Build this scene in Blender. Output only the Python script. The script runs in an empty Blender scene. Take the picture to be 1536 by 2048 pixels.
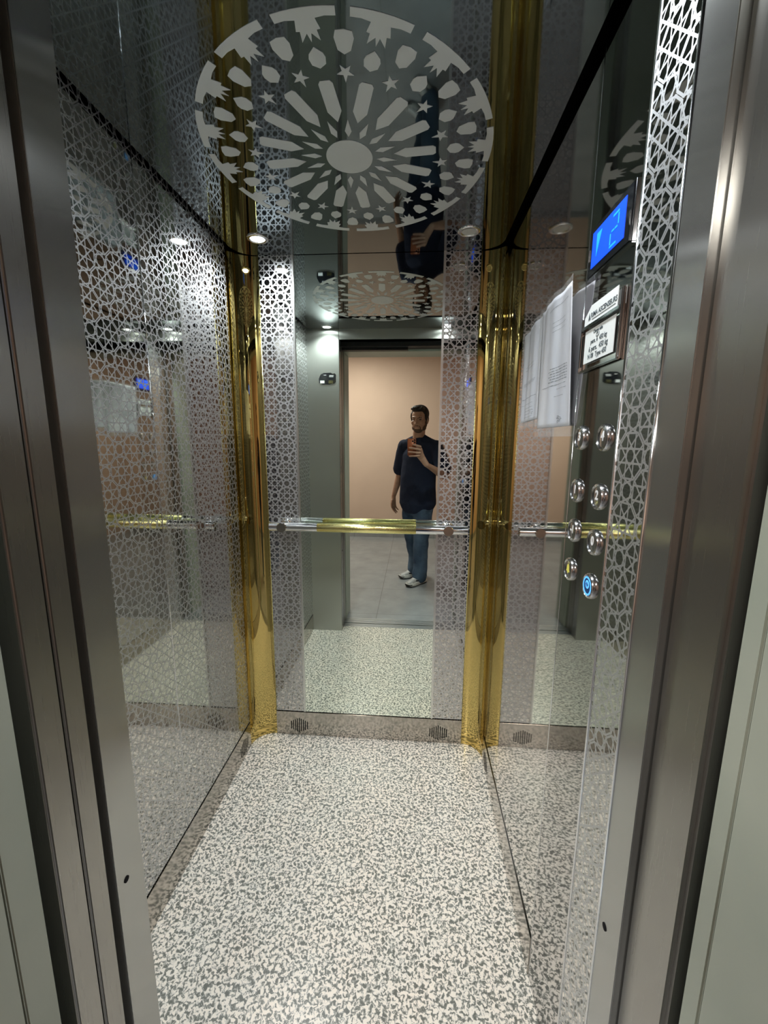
import bpy, bmesh, math, random
from mathutils import Vector, Matrix, noise
random.seed(7)
C = bpy.context.scene.collection
S = bpy.context.scene
PI = math.pi
rad = math.radians

# ------------------------------------------------------------------ camera
XL, XR, D, H = -.756, .34, 1.8165, 2.1917
F_PX, PITCH, YAW, ROLL, HC = 830.17, 9.842, 4.110, .4046, 1.45
cam = bpy.data.cameras.new('camera'); camo = bpy.data.objects.new('camera', cam); C.objects.link(camo)
pi_, ya_, ro_ = rad(PITCH), rad(YAW), rad(ROLL)
fw = Vector((-math.sin(ya_) * math.cos(pi_), math.cos(ya_) * math.cos(pi_), -math.sin(pi_)))
rt = Vector((math.cos(ya_), math.sin(ya_), 0)); up = rt.cross(fw)
rt2 = rt * math.cos(ro_) + up * math.sin(ro_); up2 = up * math.cos(ro_) - rt * math.sin(ro_)
CAM_M = Matrix((rt2, up2, -fw)).transposed()
camo.matrix_world = Matrix.Translation((0, 0, HC)) @ CAM_M.to_4x4()
cam.sensor_fit = 'VERTICAL'; cam.sensor_height = 24; cam.lens = F_PX / 2048 * 24
cam.clip_start = .002; cam.clip_end = 50
S.camera = camo

# ------------------------------------------------------------------ world, lights, exposure
w = bpy.data.worlds.new('world'); S.world = w; w.use_nodes = True
w.node_tree.nodes['Background'].inputs[0].default_value = (.5, .55, .6, 1)
w.node_tree.nodes['Background'].inputs[1].default_value = .02
S.view_settings.view_transform = 'Standard'; S.view_settings.look = 'None'
S.view_settings.gamma = 1; S.view_settings.use_curve_mapping = False
S.view_settings.exposure = 0.15
S.cycles.max_bounces = 14; S.cycles.glossy_bounces = 10; S.cycles.diffuse_bounces = 4
S.cycles.transmission_bounces = 8; S.cycles.transparent_max_bounces = 8
S.cycles.sample_clamp_indirect = 6; S.cycles.blur_glossy = .3
S.cycles.use_denoising = True
try: S.cycles.denoiser = 'OPENIMAGEDENOISE'
except Exception: pass

SPOT_W = 26.0          # each lit ceiling spotlight of the cabin
HALL_W = 42.0          # the landing's ceiling lamp
SPOT_COL = (.91, .965, 1.0)
HALL_COL = (1.0, .95, .90)

# ------------------------------------------------------------------ helpers
def link(o):
    C.objects.link(o); return o

def tag(o, label=None, cat=None, group=None, kind=None):
    if label: o['label'] = label
    if cat: o['category'] = cat
    if group: o['group'] = group
    if kind: o['kind'] = kind
    return o

def thing(name, label, cat, loc=(0, 0, 0), group=None, rotz=0):
    o = bpy.data.objects.new(name, None); o.empty_display_size = .05; link(o)
    o.location = loc; o.rotation_euler = (0, 0, rotz)
    return tag(o, label, cat, group)

def obj(name, bm, m, parent=None, smooth=False, label=None, off=None):
    """bm in world coordinates; stored relative to its root's location"""
    me = bpy.data.meshes.new(name)
    root = parent
    while root is not None and root.parent is not None: root = root.parent
    o_ = Vector(off) if off is not None else (Vector(root.location) if root is not None else Vector((0, 0, 0)))
    bmesh.ops.translate(bm, verts=bm.verts, vec=-o_)
    bm.to_mesh(me); bm.free()
    if isinstance(m, (list, tuple)):
        for x in m: me.materials.append(x)
    else: me.materials.append(m)
    if smooth:
        for p in me.polygons: p.use_smooth = True
    o = link(bpy.data.objects.new(name, me))
    if parent is not None: o.parent = parent
    elif off is not None: o.location = off
    if label: o['label'] = label
    return o

def struct(name, bm, m, smooth=False):
    o = obj(name, bm, m, None, smooth); o['kind'] = 'structure'; return o

def BM(): return bmesh.new()

def box(bm, x0, x1, y0, y1, z0, z1, mi=0):
    vs = [bm.verts.new(p) for p in ((x0,y0,z0),(x1,y0,z0),(x1,y1,z0),(x0,y1,z0),(x0,y0,z1),(x1,y0,z1),(x1,y1,z1),(x0,y1,z1))]
    fs = []
    for q in ((0,3,2,1),(4,5,6,7),(0,1,5,4),(1,2,6,5),(2,3,7,6),(3,0,4,7)):
        f = bm.faces.new([vs[i] for i in q]); f.material_index = mi; fs.append(f)
    return vs

def bbox(bm, x0, x1, y0, y1, z0, z1, bev=.002, seg=2):
    b = bmesh.new(); box(b, x0, x1, y0, y1, z0, z1)
    bmesh.ops.bevel(b, geom=b.edges[:], offset=bev, segments=seg, affect='EDGES')
    merge(bm, b)

def merge(bm, b, mat=None):
    if mat is not None: bmesh.ops.transform(b, matrix=mat, verts=b.verts)
    me = bpy.data.meshes.new('t'); b.to_mesh(me); b.free(); bm.from_mesh(me); bpy.data.meshes.remove(me)

def frame_of(ax, ref=None):
    ax = Vector(ax).normalized()
    r = Vector(ref) if ref is not None else (Vector((0, 0, 1)) if abs(ax.z) < .9 else Vector((1, 0, 0)))
    u = r.cross(ax)
    if u.length < 1e-6: u = Vector((1, 0, 0)).cross(ax)
    u.normalize(); v = ax.cross(u).normalized()
    return u, v

def loft(bm, rings, cap=True):
    prev = None
    allr = []
    for r in rings:
        allr.append([bm.verts.new(p) for p in r])
    for a, b in zip(allr, allr[1:]):
        n = len(a)
        for i in range(n):
            bm.faces.new((a[i], a[(i + 1) % n], b[(i + 1) % n], b[i]))
    if cap:
        bm.faces.new(list(reversed(allr[0]))); bm.faces.new(allr[-1])
    return allr

def tube(bm, p0, p1, r0, r1=None, n=24, cap=True):
    p0, p1 = Vector(p0), Vector(p1); r1 = r0 if r1 is None else r1
    u, v = frame_of(p1 - p0)
    loft(bm, [[p + (u * math.cos(2*PI*i/n) + v * math.sin(2*PI*i/n)) * r for i in range(n)] for p, r in ((p0, r0), (p1, r1))], cap)

def lathe(bm, base, axis, prof, n=32, cap=True):
    """prof: list of (radius, distance along axis)"""
    base = Vector(base); ax = Vector(axis).normalized(); u, v = frame_of(ax)
    loft(bm, [[base + ax * h + (u * math.cos(2*PI*i/n) + v * math.sin(2*PI*i/n)) * r for i in range(n)] for r, h in prof], cap)

def prism(bm, pts, ext):
    """closed polygon of 3-D points pushed along ext"""
    ext = Vector(ext)
    a = [bm.verts.new(p) for p in pts]; b = [bm.verts.new(Vector(p) + ext) for p in pts]
    n = len(a)
    f = bm.faces.new(list(reversed(a))); g = bm.faces.new(b)
    for i in range(n): bm.faces.new((a[i], a[(i + 1) % n], b[(i + 1) % n], b[i]))
    return a, b

def text_bm(s, size, mat, ext=.0004, bold=0, align='CENTER'):
    cu = bpy.data.curves.new('t', 'FONT'); cu.body = s; cu.size = size; cu.extrude = ext; cu.offset = bold
    cu.align_x = align; cu.align_y = 'CENTER'; cu.resolution_u = 3
    o = bpy.data.objects.new('t', cu); C.objects.link(o)
    dg = bpy.context.evaluated_depsgraph_get(); me = bpy.data.meshes.new_from_object(o.evaluated_get(dg))
    bm = bmesh.new(); bm.from_mesh(me)
    bpy.data.objects.remove(o); bpy.data.curves.remove(cu); bpy.data.meshes.remove(me)
    bmesh.ops.transform(bm, matrix=mat, verts=bm.verts)
    return bm

# writing on the right wall, read by someone facing +X: text x -> -Y, text y -> +Z, normal -> -X
def on_right(x, y, z):
    return Matrix(((0, 0, -1, x), (-1, 0, 0, y), (0, 1, 0, z), (0, 0, 0, 1)))

# ------------------------------------------------------------------ materials
class N:
    """tiny expression wrapper around Math nodes"""
    def __init__(s, nt, sock): s.nt, s.s = nt, sock
    def _m(s, op, *a):
        n = s.nt.nodes.new('ShaderNodeMath'); n.operation = op
        for i, x in enumerate((s,) + a):
            if isinstance(x, N): s.nt.links.new(x.s, n.inputs[i])
            else: n.inputs[i].default_value = x
        return N(s.nt, n.outputs[0])
    def __add__(s, o): return s._m('ADD', o)
    def __sub__(s, o): return s._m('SUBTRACT', o)
    def __mul__(s, o): return s._m('MULTIPLY', o)
    def __truediv__(s, o): return s._m('DIVIDE', o)
    def floor(s): return s._m('FLOOR')
    def abs(s): return s._m('ABSOLUTE')
    def lt(s, o): return s._m('LESS_THAN', o)
    def gt(s, o): return s._m('GREATER_THAN', o)
    def max(s, o): return s._m('MAXIMUM', o)
    def min(s, o): return s._m('MINIMUM', o)
    def sqrt(s): return s._m('SQRT')
    def pingf(s): return s - s._m('ROUND')          # -.5 .. .5
    def sm(s, lo, hi):
        n = s.nt.nodes.new('ShaderNodeMapRange'); n.interpolation_type = 'SMOOTHSTEP'
        s.nt.links.new(s.s, n.inputs[0]); n.inputs[1].default_value = lo; n.inputs[2].default_value = hi
        n.inputs[3].default_value = 0; n.inputs[4].default_value = 1
        return N(s.nt, n.outputs[0])

def mat(name, col=(.8, .8, .8), rough=.5, metal=0., spec=.5, **kw):
    m = bpy.data.materials.new(name); m.use_nodes = True
    b = m.node_tree.nodes['Principled BSDF']
    b.inputs['Base Color'].default_value = (*col, 1)
    b.inputs['Roughness'].default_value = rough; b.inputs['Metallic'].default_value = metal
    b.inputs['Specular IOR Level'].default_value = spec
    for k, v in kw.items(): b.inputs[k.replace('_', ' ')].default_value = v
    return m

def pos(nt):
    g = nt.nodes.new('ShaderNodeNewGeometry'); s = nt.nodes.new('ShaderNodeSeparateXYZ')
    nt.links.new(g.outputs['Position'], s.inputs[0])
    return g, N(nt, s.outputs[0]), N(nt, s.outputs[1]), N(nt, s.outputs[2])

def noise_node(nt, scale, detail=2, vec=None, rough=.5, mapscale=None, dist=0):
    g = None
    n = nt.nodes.new('ShaderNodeTexNoise'); n.inputs['Scale'].default_value = scale
    n.inputs['Detail'].default_value = detail; n.inputs['Roughness'].default_value = rough
    n.inputs['Distortion'].default_value = dist
    if vec is None:
        g = nt.nodes.new('ShaderNodeNewGeometry'); vec = g.outputs['Position']
    if mapscale:
        mp = nt.nodes.new('ShaderNodeMapping'); mp.inputs['Scale'].default_value = mapscale
        nt.links.new(vec, mp.inputs[0]); vec = mp.outputs[0]
    nt.links.new(vec, n.inputs['Vector'])
    return n

def add_bump(m, scale, dist, detail=1, mapscale=None, bsdfs=None, strength=1.):
    nt = m.node_tree
    n = noise_node(nt, scale, detail, mapscale=mapscale)
    b = nt.nodes.new('ShaderNodeBump'); b.inputs['Distance'].default_value = dist; b.inputs['Strength'].default_value = strength
    nt.links.new(n.outputs[0], b.inputs['Height'])
    for s in (bsdfs or [nt.nodes['Principled BSDF']]): nt.links.new(b.outputs[0], s.inputs['Normal'])
    return b

def varied(m, c0, c1, scale, detail=3, lo=.35, hi=.65, mapscale=None, dist=0):
    nt = m.node_tree; n = noise_node(nt, scale, detail, mapscale=mapscale, dist=dist)
    r = nt.nodes.new('ShaderNodeValToRGB'); r.color_ramp.elements[0].position = lo; r.color_ramp.elements[1].position = hi
    r.color_ramp.elements[0].color = (*c0, 1); r.color_ramp.elements[1].color = (*c1, 1)
    nt.links.new(n.outputs[0], r.inputs[0]); nt.links.new(r.outputs[0], nt.nodes['Principled BSDF'].inputs['Base Color'])
    return r

SS = (.56, .55, .53)
def mirror_steel(name, wav=.0007, rough=.035, col=SS, sc=2.2):
    m = mat(name, col, rough, 1.)
    add_bump(m, sc, wav, 1, mapscale=(1, 1, .55))
    return m

def brushed(name, col=(.47, .475, .45), rough=.33, an=.9, wav=.0006, met=.78):
    m = mat(name, col, rough, met)
    nt = m.node_tree; b = nt.nodes['Principled BSDF']
    g = nt.nodes.new('ShaderNodeNewGeometry'); c = nt.nodes.new('ShaderNodeVectorMath'); c.operation = 'CROSS_PRODUCT'
    nt.links.new(g.outputs['True Normal'], c.inputs[0]); c.inputs[1].default_value = (0, 0, 1)
    nt.links.new(c.outputs[0], b.inputs['Tangent']); b.inputs['Anisotropic'].default_value = an
    n = noise_node(nt, 1, 3, mapscale=(700, 700, 6), rough=.7)
    mr = nt.nodes.new('ShaderNodeMapRange'); mr.inputs[3].default_value = rough * .93; mr.inputs[4].default_value = rough * 1.07
    nt.links.new(n.outputs[0], mr.inputs[0]); nt.links.new(mr.outputs[0], b.inputs['Roughness'])
    add_bump(m, 3.0, wav, 1)
    return m

PITCH_E = .0556
def etched(name, plane, u0, v0, wav=.0007, line=.030, ecol=(.60, .61, .62)):
    """mirror steel with the sandblasted eight-point star lattice; plane 'xz' or 'yz'"""
    m = mirror_steel(name, wav)
    nt = m.node_tree; b = nt.nodes['Principled BSDF']
    g, x, y, z = pos(nt)
    s = ((x if plane == 'xz' else y) - u0) / PITCH_E
    t = (z - v0) / PITCH_E
    k = .70710678
    def lines(px, py, d, rot):
        L = None
        for i in range(4):
            an = rad(45 * i + rot)
            v = ((px * math.cos(an) + py * math.sin(an)).abs() - d).abs()
            L = v if L is None else L.min(v)
        return L
    a = (s + t) * .5; c = (s - t) * .5               # even cells: spacing 1 in this rotated frame
    ax, ay = a.pingf(), c.pingf()
    ex, ey = ax + ay, ax - ay
    oc = (ex.abs().max(ey.abs()) / .645).max((ex.abs() + ey.abs()) * (k / .668))
    ring = ((oc - 1.).abs() * .65).lt(line)
    inside = oc.lt(1.)
    st_e = lines(ex, ey, .205, 0).lt(line) * inside
    bx, by = (a + .5).pingf(), (c + .5).pingf()
    ox, oy = bx + by, bx - by
    st_o = lines(ox, oy, .235, 22.5).lt(line) * oc.gt(1.) * ((ox * ox + oy * oy).sqrt().lt(.56))
    msk = st_e.max(ring).max(st_o)
    e = nt.nodes.new('ShaderNodeBsdfPrincipled')
    e.inputs['Base Color'].default_value = (*ecol, 1); e.inputs['Metallic'].default_value = .9
    e.inputs['Roughness'].default_value = .42
    mx = nt.nodes.new('ShaderNodeMixShader')
    nt.links.new(msk.s, mx.inputs[0]); nt.links.new(b.outputs[0], mx.inputs[1]); nt.links.new(e.outputs[0], mx.inputs[2])
    nt.links.new(mx.outputs[0], nt.nodes['Material Output'].inputs[0])
    return m

M_mirror = mirror_steel('polished steel')
M_mirror2 = mirror_steel('polished steel panel', .0009, .03, (.42, .41, .40), 3.0)
M_kick = mirror_steel('skirting steel', .0005, .12, (.46, .43, .39), 6)
M_ceil = mirror_steel('polished ceiling steel', .0003, .03, (.215, .25, .265), 2)
M_brush = brushed('brushed steel')
M_brush_d = brushed('brushed steel jamb', (.36, .35, .325), .28, .85, .0006, .95)
M_post = brushed('brushed steel post', (.43, .435, .42), .22, .95, .0008, .92)
M_etchL = etched('etched steel left wall', 'yz', .9695, 1.8663, .0019, .025, (.54, .55, .56))
M_etchB = etched('etched steel back wall', 'xz', -.568, 1.978)
M_etchBR = etched('etched steel back wall right', 'xz', .175, 1.978)
M_etchR = etched('etched steel control side', 'yz', .6882, 1.4277)
M_gold = mirror_steel('polished gold steel', .0030, .03, (.58, .45, .165), 3.5)
M_goldtube = mat('gold tube', (.93, .86, .38), .2, 1.); add_bump(M_goldtube, 170, .0011, 2)
M_chrome = mat('chrome', (.78, .79, .80), .06, 1.)
M_chrome_d = mat('dark chrome', (.40, .42, .44), .08, 1.)
M_satin = mat('satin aluminium', (.75, .76, .74), .3, 1.)
M_glass = mat('silvered mirror', (.80, .87, .79), .004, 1.)
M_alu = brushed('sill aluminium', (.55, .58, .60), .35, 0)
M_black = mat('black void', (.006, .006, .007), .7, 0, .1)
M_dark = mat('dark rubber', (.012, .012, .013), .5, 0, .3)
M_frost = mat('frosted steel', (.62, .65, .66), .45, .5)
M_frame = mat('painted landing frame', (.34, .365, .31), .42, 0, .4)
varied(M_frame, (.31, .345, .285), (.375, .395, .33), 4)
M_wall = mat('landing wall paint', (.66, .49, .37), .8, 0, .2)
varied(M_wall, (.62, .465, .375), (.65, .49, .395), 3); add_bump(M_wall, 120, .0004)
M_white = mat('white ceiling paint', (.75, .73, .70), .9, 0, .1)

def granite():
    m = mat('speckled floor', (.8, .8, .8), .28, 0, .4); nt = m.node_tree; b = nt.nodes['Principled BSDF']
    n = noise_node(nt, 112, 3.5, rough=.55, dist=.7)
    r = nt.nodes.new('ShaderNodeValToRGB'); e = r.color_ramp.elements
    e[0].position = .385; e[0].color = (.14, .14, .125, 1); e[1].position = .56; e[1].color = (.84, .765, .68, 1)
    x = r.color_ramp.elements.new(.465); x.color = (.26, .26, .23, 1)
    x = r.color_ramp.elements.new(.508); x.color = (.66, .615, .56, 1)
    nt.links.new(n.outputs[0], r.inputs[0])
    n2 = noise_node(nt, 9, 2); mx = nt.nodes.new('ShaderNodeMix'); mx.data_type = 'RGBA'; mx.blend_type = 'MULTIPLY'
    r2 = nt.nodes.new('ShaderNodeValToRGB'); r2.color_ramp.elements[0].color = (.90, .94, .95, 1); r2.color_ramp.elements[1].color = (1, .96, .93, 1)
    nt.links.new(n2.outputs[0], r2.inputs[0]); mx.inputs[0].default_value = 1
    nt.links.new(r.outputs[0], mx.inputs[6]); nt.links.new(r2.outputs[0], mx.inputs[7])
    nt.links.new(mx.outputs[2], b.inputs['Base Color'])
    return m
M_floor = granite()

def tiles():
    m = mat('landing tiles', (.3, .3, .3), .32, 0, .5); nt = m.node_tree; b = nt.nodes['Principled BSDF']
    g, x, y, z = pos(nt)
    px = ((x + .29) / .60).pingf().abs(); py = ((y + .27) / .60).pingf().abs()
    j = px.lt(.0035).max(py.lt(.0035))
    n = noise_node(nt, 5, 4, rough=.6)
    r = nt.nodes.new('ShaderNodeValToRGB'); r.color_ramp.elements[0].position = .3; r.color_ramp.elements[1].position = .7
    r.color_ramp.elements[0].color = (.24, .255, .27, 1); r.color_ramp.elements[1].color = (.33, .345, .36, 1)
    nt.links.new(n.outputs[0], r.inputs[0])
    mx = nt.nodes.new('ShaderNodeMix'); mx.data_type = 'RGBA'
    nt.links.new(j.s, mx.inputs[0]); nt.links.new(r.outputs[0], mx.inputs[6]); mx.inputs[7].default_value = (.13, .135, .14, 1)
    nt.links.new(mx.outputs[2], b.inputs['Base Color'])
    return m
M_tile = tiles()

def emis(name, col, st):
    m = bpy.data.materials.new(name); m.use_nodes = True; nt = m.node_tree
    b = nt.nodes['Principled BSDF']; b.inputs['Base Color'].default_value = (*[c * .5 for c in col], 1)
    b.inputs['Emission Color'].default_value = (*col, 1); b.inputs['Emission Strength'].default_value = st
    return m

# ------------------------------------------------------------------ the cabin's shell
ZT = 2.25
HS = .1255
GAP = .0035
b = BM(); box(b, XL - .02, XR + .02, .587, D + .02, -.03, 0); struct('floor', b, M_floor)
# left wall, two etched panels with a fine upright seam, on a dark backing
b = BM()
box(b, XL - .014, XL, .667, 1.1772, HS + GAP, ZT); box(b, XL - .014, XL, 1.1788, 1.722, HS + GAP, ZT)
wl = struct('wall_left', b, M_etchL)
b = BM(); box(b, XL - .02, XL - .0142, .6, D + .02, 0, ZT); struct('wall_left_backing', b, M_black)
b = BM(); tube(b, (XL + .0002, 1.178, HS + GAP), (XL + .0002, 1.178, ZT), .0013, n=10); struct('trim_1', b, M_chrome, True)
# right wall
b = BM(); box(b, XR, XR + .014, .9345, 1.722, HS + GAP, ZT); struct('wall_right', b, M_mirror)
b = BM(); box(b, XR + .0142, XR + .02, .627, D + .02, 0, ZT); struct('wall_right_backing', b, M_black)
# back wall backing
b = BM(); box(b, XL - .02, XR + .02, D + .0062, D + .02, 0, ZT); struct('wall_back', b, M_black)
# skirtings
SLOT = []
def skirt_vent(bm, cx, cz, axis, face, sgn):
    """hexagonal field of upright slots cut in the skirting"""
    n = 9; R = .043
    for i in range(n):
        t = (i - (n - 1) / 2) / ((n - 1) / 2)
        hh = R * (1 - .48 * abs(t)) * .92
        if axis == 'x': box(bm, cx + t * R * .92 - .0022, cx + t * R * .92 + .0022, face - .0007 if sgn < 0 else face, face if sgn < 0 else face + .0007, cz - hh, cz + hh)
        else: box(bm, face if sgn > 0 else face - .0003, face + .0003 if sgn > 0 else face, cx + t * R * .92 - .0022, cx + t * R * .92 + .0022, cz - hh, cz + hh)
XG, RG = XL + .098, .098
b = BM(); bbox(b, XG, XR - .089, D - .003, D + .006, .001, HS, .001)
bb = struct('baseboard_back', b, M_kick)
for cx, lab in ((-.543, 0), (.14, 1)):
    b = BM(); skirt_vent(b, cx, .054, 'x', D - .003, -1); obj('vent_slots', b, M_black, bb)
b = BM(); bbox(b, XL - .01, XL + .003, .668, 1.72, .001, HS, .001)
bl = struct('baseboard_left', b, M_kick)
b = BM(); skirt_vent(b, 1.645, .054, 'y', XL + .003, 1); obj('vent_slots', b, M_black, bl)
b = BM(); bbox(b, XR - .003, XR + .01, .936, 1.72, .001, HS, .001)
br = struct('baseboard_right', b, M_kick)
b = BM(); skirt_vent(b, 1.645, .054, 'y', XR - .003, -1); obj('vent_slots', b, M_black, br)

# ceiling: a polished sheet with rounded corners hung below a black void
def rounded(x0, x1, y0, y1, r, z, n=10):
    pts = []
    for cx, cy, a0 in ((x1 - r, y1 - r, 0), (x0 + r, y1 - r, 90), (x0 + r, y0 + r, 180), (x1 - r, y0 + r, 270)):
        for i in range(n + 1):
            a = rad(a0 + 90 * i / n); pts.append((cx + r * math.cos(a), cy + r * math.sin(a), z))
    return pts
b = BM(); prism(b, rounded(XL + .016, XR - .016, .655, D - .004, .085, H), (0, 0, .018))
ceil = struct('ceiling', b, M_ceil)
b = BM(); box(b, XL - .02, XR + .02, .597, D + .02, ZT, ZT + .02); struct('ceiling_void', b, M_black)

# rosette of frosted shapes on the ceiling sheet
def rosette():
    cx, cy, rx, ry = -.188, 1.242, .357, .379
    zt = H - .0006
    b = BM()
    def P(r, a):   # a in degrees, the photo's top direction is -y
        return (cx + rx * r * math.cos(rad(a)), cy - ry * r * math.sin(rad(a)), H + .0002)
    def loc(r0, a0, pts):
        """pts (dr along radius, dt across) around the point r0,a0 in unit-circle space"""
        out = []
        c, s_ = math.cos(rad(a0)), math.sin(rad(a0))
        for dr, dt in pts:
            X = r0 * c + dr * c - dt * s_; Y = r0 * s_ + dr * s_ + dt * c
            out.append((cx + rx * X, cy - ry * Y, H + .0002))
        return out
    e = (0, 0, -.0010)
    prism(b, [P(.172, i * 7.5) for i in range(48)], e)
    for k in range(16):
        a0 = 82.6 + 22.5 * k; a1 = a0 + 11.25
        prism(b, loc(.205, a0, [(0, 0), (.05, .023), (.15, 0), (.05, -.023)]), e)
        prism(b, loc(.335, a1, [(0, 0), (.085, .046), (.285, .044), (.305, .030), (.305, -.030), (.285, -.044), (.085, -.046)]), e)
        st = []
        for i in range(10):
            rr_ = .052 if i % 2 == 0 else .021
            st.append((rr_ * math.cos(rad(180 + 36 * i)) , rr_ * math.sin(rad(180 + 36 * i))))
        prism(b, loc(.69, a0, [(q * (1.25 if i == 0 else 1), t) for i, (q, t) in enumerate(st)]), e)
        prism(b, loc(.78, a1, [(-.062, 0), (-.038, .040), (.0, .048), (.025, .040), (.062, 0), (.025, -.040), (0, -.048), (-.038, -.040)]), e)
        prism(b, loc(.865, a0, [(-.068, 0), (-.045, .036), (.02, .053), (.058, .044), (.066, 0), (.058, -.044), (.02, -.053), (-.045, -.036)]), e)
        # T: rim bar with an inward half star
        out = [(1.04 * math.cos(rad(q)), 1.04 * math.sin(rad(q))) for q in (-9.2, -6, -3, 0, 3, 6, 9.2)]
        inn = [(.995 * math.cos(rad(q)), .995 * math.sin(rad(q))) for q in (9.2, 6)]
        inn2 = [(.995 * math.cos(rad(q)), .995 * math.sin(rad(q))) for q in (-6, -9.2)]
        star = [(.985, .052), (.93, .065), (.928, .045), (.872, .050), (.915, .012), (.868, 0), (.915, -.012), (.872, -.050), (.928, -.045), (.93, -.065), (.985, -.052)]
        prism(b, loc(0, a1, out + inn + star + inn2), e)
    bmesh.ops.recalc_face_normals(b, faces=b.faces)
    obj('rosette', b, M_frost, ceil)
rosette()

# front wall of the cabin: return panel, header, closing post
b = BM(); bbox(b, XL - .02, -.5322, .5975, .667, 0, ZT, .0015); wf = struct('wall_front', b, M_brush)
b = BM(); bbox(b, -.5318, -.53, .597, .6675, 0, 2.1235, .0006); obj('edge_plate', b, M_post, wf)
b = BM(); lathe(b, (-.5301, .6205, .625), (1, 0, 0), [(.006, 0), (.006, .0012), (.003, .0014)], 16); obj('screw_hole', b, M_black, wf)
b = BM(); bbox(b, -.53, XR, .597, .667, 2.124, ZT, .0015); struct('wall_front_header', b, M_brush)
b = BM(); bbox(b, XR, XR + .07, .560, .6262, 0, ZT, .0012); cp = struct('wall_front_post', b, M_post)
b = BM(); lathe(b, (XR + .0001, .605, .632), (-1, 0, 0), [(.006, 0), (.006, .0012), (.003, .0014)], 16); obj('screw_hole', b, M_black, cp)

# ------------------------------------------------------------------ doors, sills, landing frame
dz0, dz1 = .012, 2.11
d1 = thing('door_1', None, None, (-.8, .56, 0)); d1['kind'] = 'structure'
b = BM(); bbox(b, -1.10, -.531, .540, .582, dz0, dz1, .0035, 3); obj('door_leaf', b, M_brush_d, d1)
d2 = thing('door_2', None, None, (-.8, .515, 0)); d2['kind'] = 'structure'
b = BM(); bbox(b, -1.10, -.531, .491, .5375, dz0, dz1, .0035, 3); obj('door_leaf', b, M_brush_d, d2)
b = BM(); box(b, -1.12, -.60, .4642, .4908, 0, ZT); struct('gap_shade_1', b, M_black)  # black liner standing in for the shade in the gap behind the landing door
b = BM(); box(b, -1.12, -.575, .5821, .5968, 0, ZT); struct('gap_shade_2', b, M_black)  # black filler: darkness of the slot between cabin door and return panel
b = BM(); bbox(b, XR + .012, XR + .07, .524, .559, 0, ZT, .002); struct('trim_4', b, M_brush_d)
b = BM(); bbox(b, XR, XR + .07, .449, .5215, 0, 2.11, .006, 4); struct('trim_5', b, M_brush_d)
b = BM(); box(b, XR + .03, XR + .07, .4265, .4488, 0, ZT); struct('gap_shade_3', b, M_black)  # shade of the recess beside the jamb, put in as a black block
# header track covers over the opening
b = BM(); bbox(b, -.62, XR + .06, .555, .595, 2.094, ZT, .002); struct('trim_7', b, M_dark)
b = BM(); bbox(b, -.62, -.06, .505, .552, 2.078, ZT, .002); struct('trim_8', b, M_dark)
b = BM(); bbox(b, -.06, XR + .06, .470, .5525, 2.098, ZT, .002); struct('trim_9', b, M_dark)
# sills
def sill(name, y0, y1, n, label, z):
    t = thing(name, label, 'door sill', (-.1, (y0 + y1) / 2, 0))
    b = BM(); box(b, -.60, XR + .02, y0, y1, -.03, z - .006)
    st = (y1 - y0) / (2 * n + 1)
    for i in range(n + 1): box(b, -.60, XR + .02, y0 + 2 * i * st, y0 + (2 * i + 1) * st, z - .006, z)
    obj('grooved_track', b, M_alu, t)
sill('cabin_sill', .5335, .5868, 3, 'grooved grey metal sill at the edge of the speckled cabin floor', .001)
sill('landing_sill', .430, .516, 4, 'wider grooved grey metal sill against the grey landing tiles', 0)
# landing door frame
b = BM(); bbox(b, -.80, -.53, .4185, .4640, 0, 2.35, .002); bbox(b, -.80, -.5305, .25, .4165, 0, 2.35, .002)
struct('door_frame_left', b, M_frame)
b = BM(); bbox(b, XR, XR + .27, .4005, .4262, 0, 2.35, .002); bbox(b, XR - .001, XR + .27, .25, .3985, 0, 2.35, .002)
struct('door_frame_right', b, M_frame)
b = BM(); bbox(b, -.53, XR, .25, .4640, 2.085, 2.35, .002); struct('door_frame_top', b, M_frame)
# landing: floor, walls, ceiling
HX0, HX1, HY = -2.3, 1.9, -2.5
b = BM(); box(b, HX0, HX1, HY - .02, .429, -.03, -.0005); struct('landing_floor', b, M_tile)
b = BM(); box(b, HX0, HX1, HY - .1, HY, 0, 2.7); struct('landing_wall_far', b, M_wall)
b = BM(); box(b, HX0 - .1, HX0, HY, .25, 0, 2.7); struct('landing_wall_left', b, M_wall)
b = BM(); box(b, HX1, HX1 + .1, HY, .25, 0, 2.7); struct('landing_wall_right', b, M_wall)
b = BM()
box(b, HX0, -.801, .26, .36, 0, 2.7); box(b, XR + .271, HX1, .26, .36, 0, 2.7); box(b, -.801, XR + .271, .26, .36, 2.351, 2.7)
struct('landing_wall_near', b, M_wall)
b = BM(); box(b, HX0, HX1, HY, .36, 2.7, 2.75); struct('landing_ceiling', b, M_white)
b = BM(); bbox(b, HX0, HX1, HY, HY + .012, 0, .07, .002); struct('baseboard_far', b, M_tile)
# shaft walls so the gap stays black
b = BM(); box(b, -1.14, -1.12, .37, 1.9, -.03, 2.4); box(b, XR + .075, XR + .1, .427, 1.9, -.03, 2.4); struct('shaft_wall', b, M_black)

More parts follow.
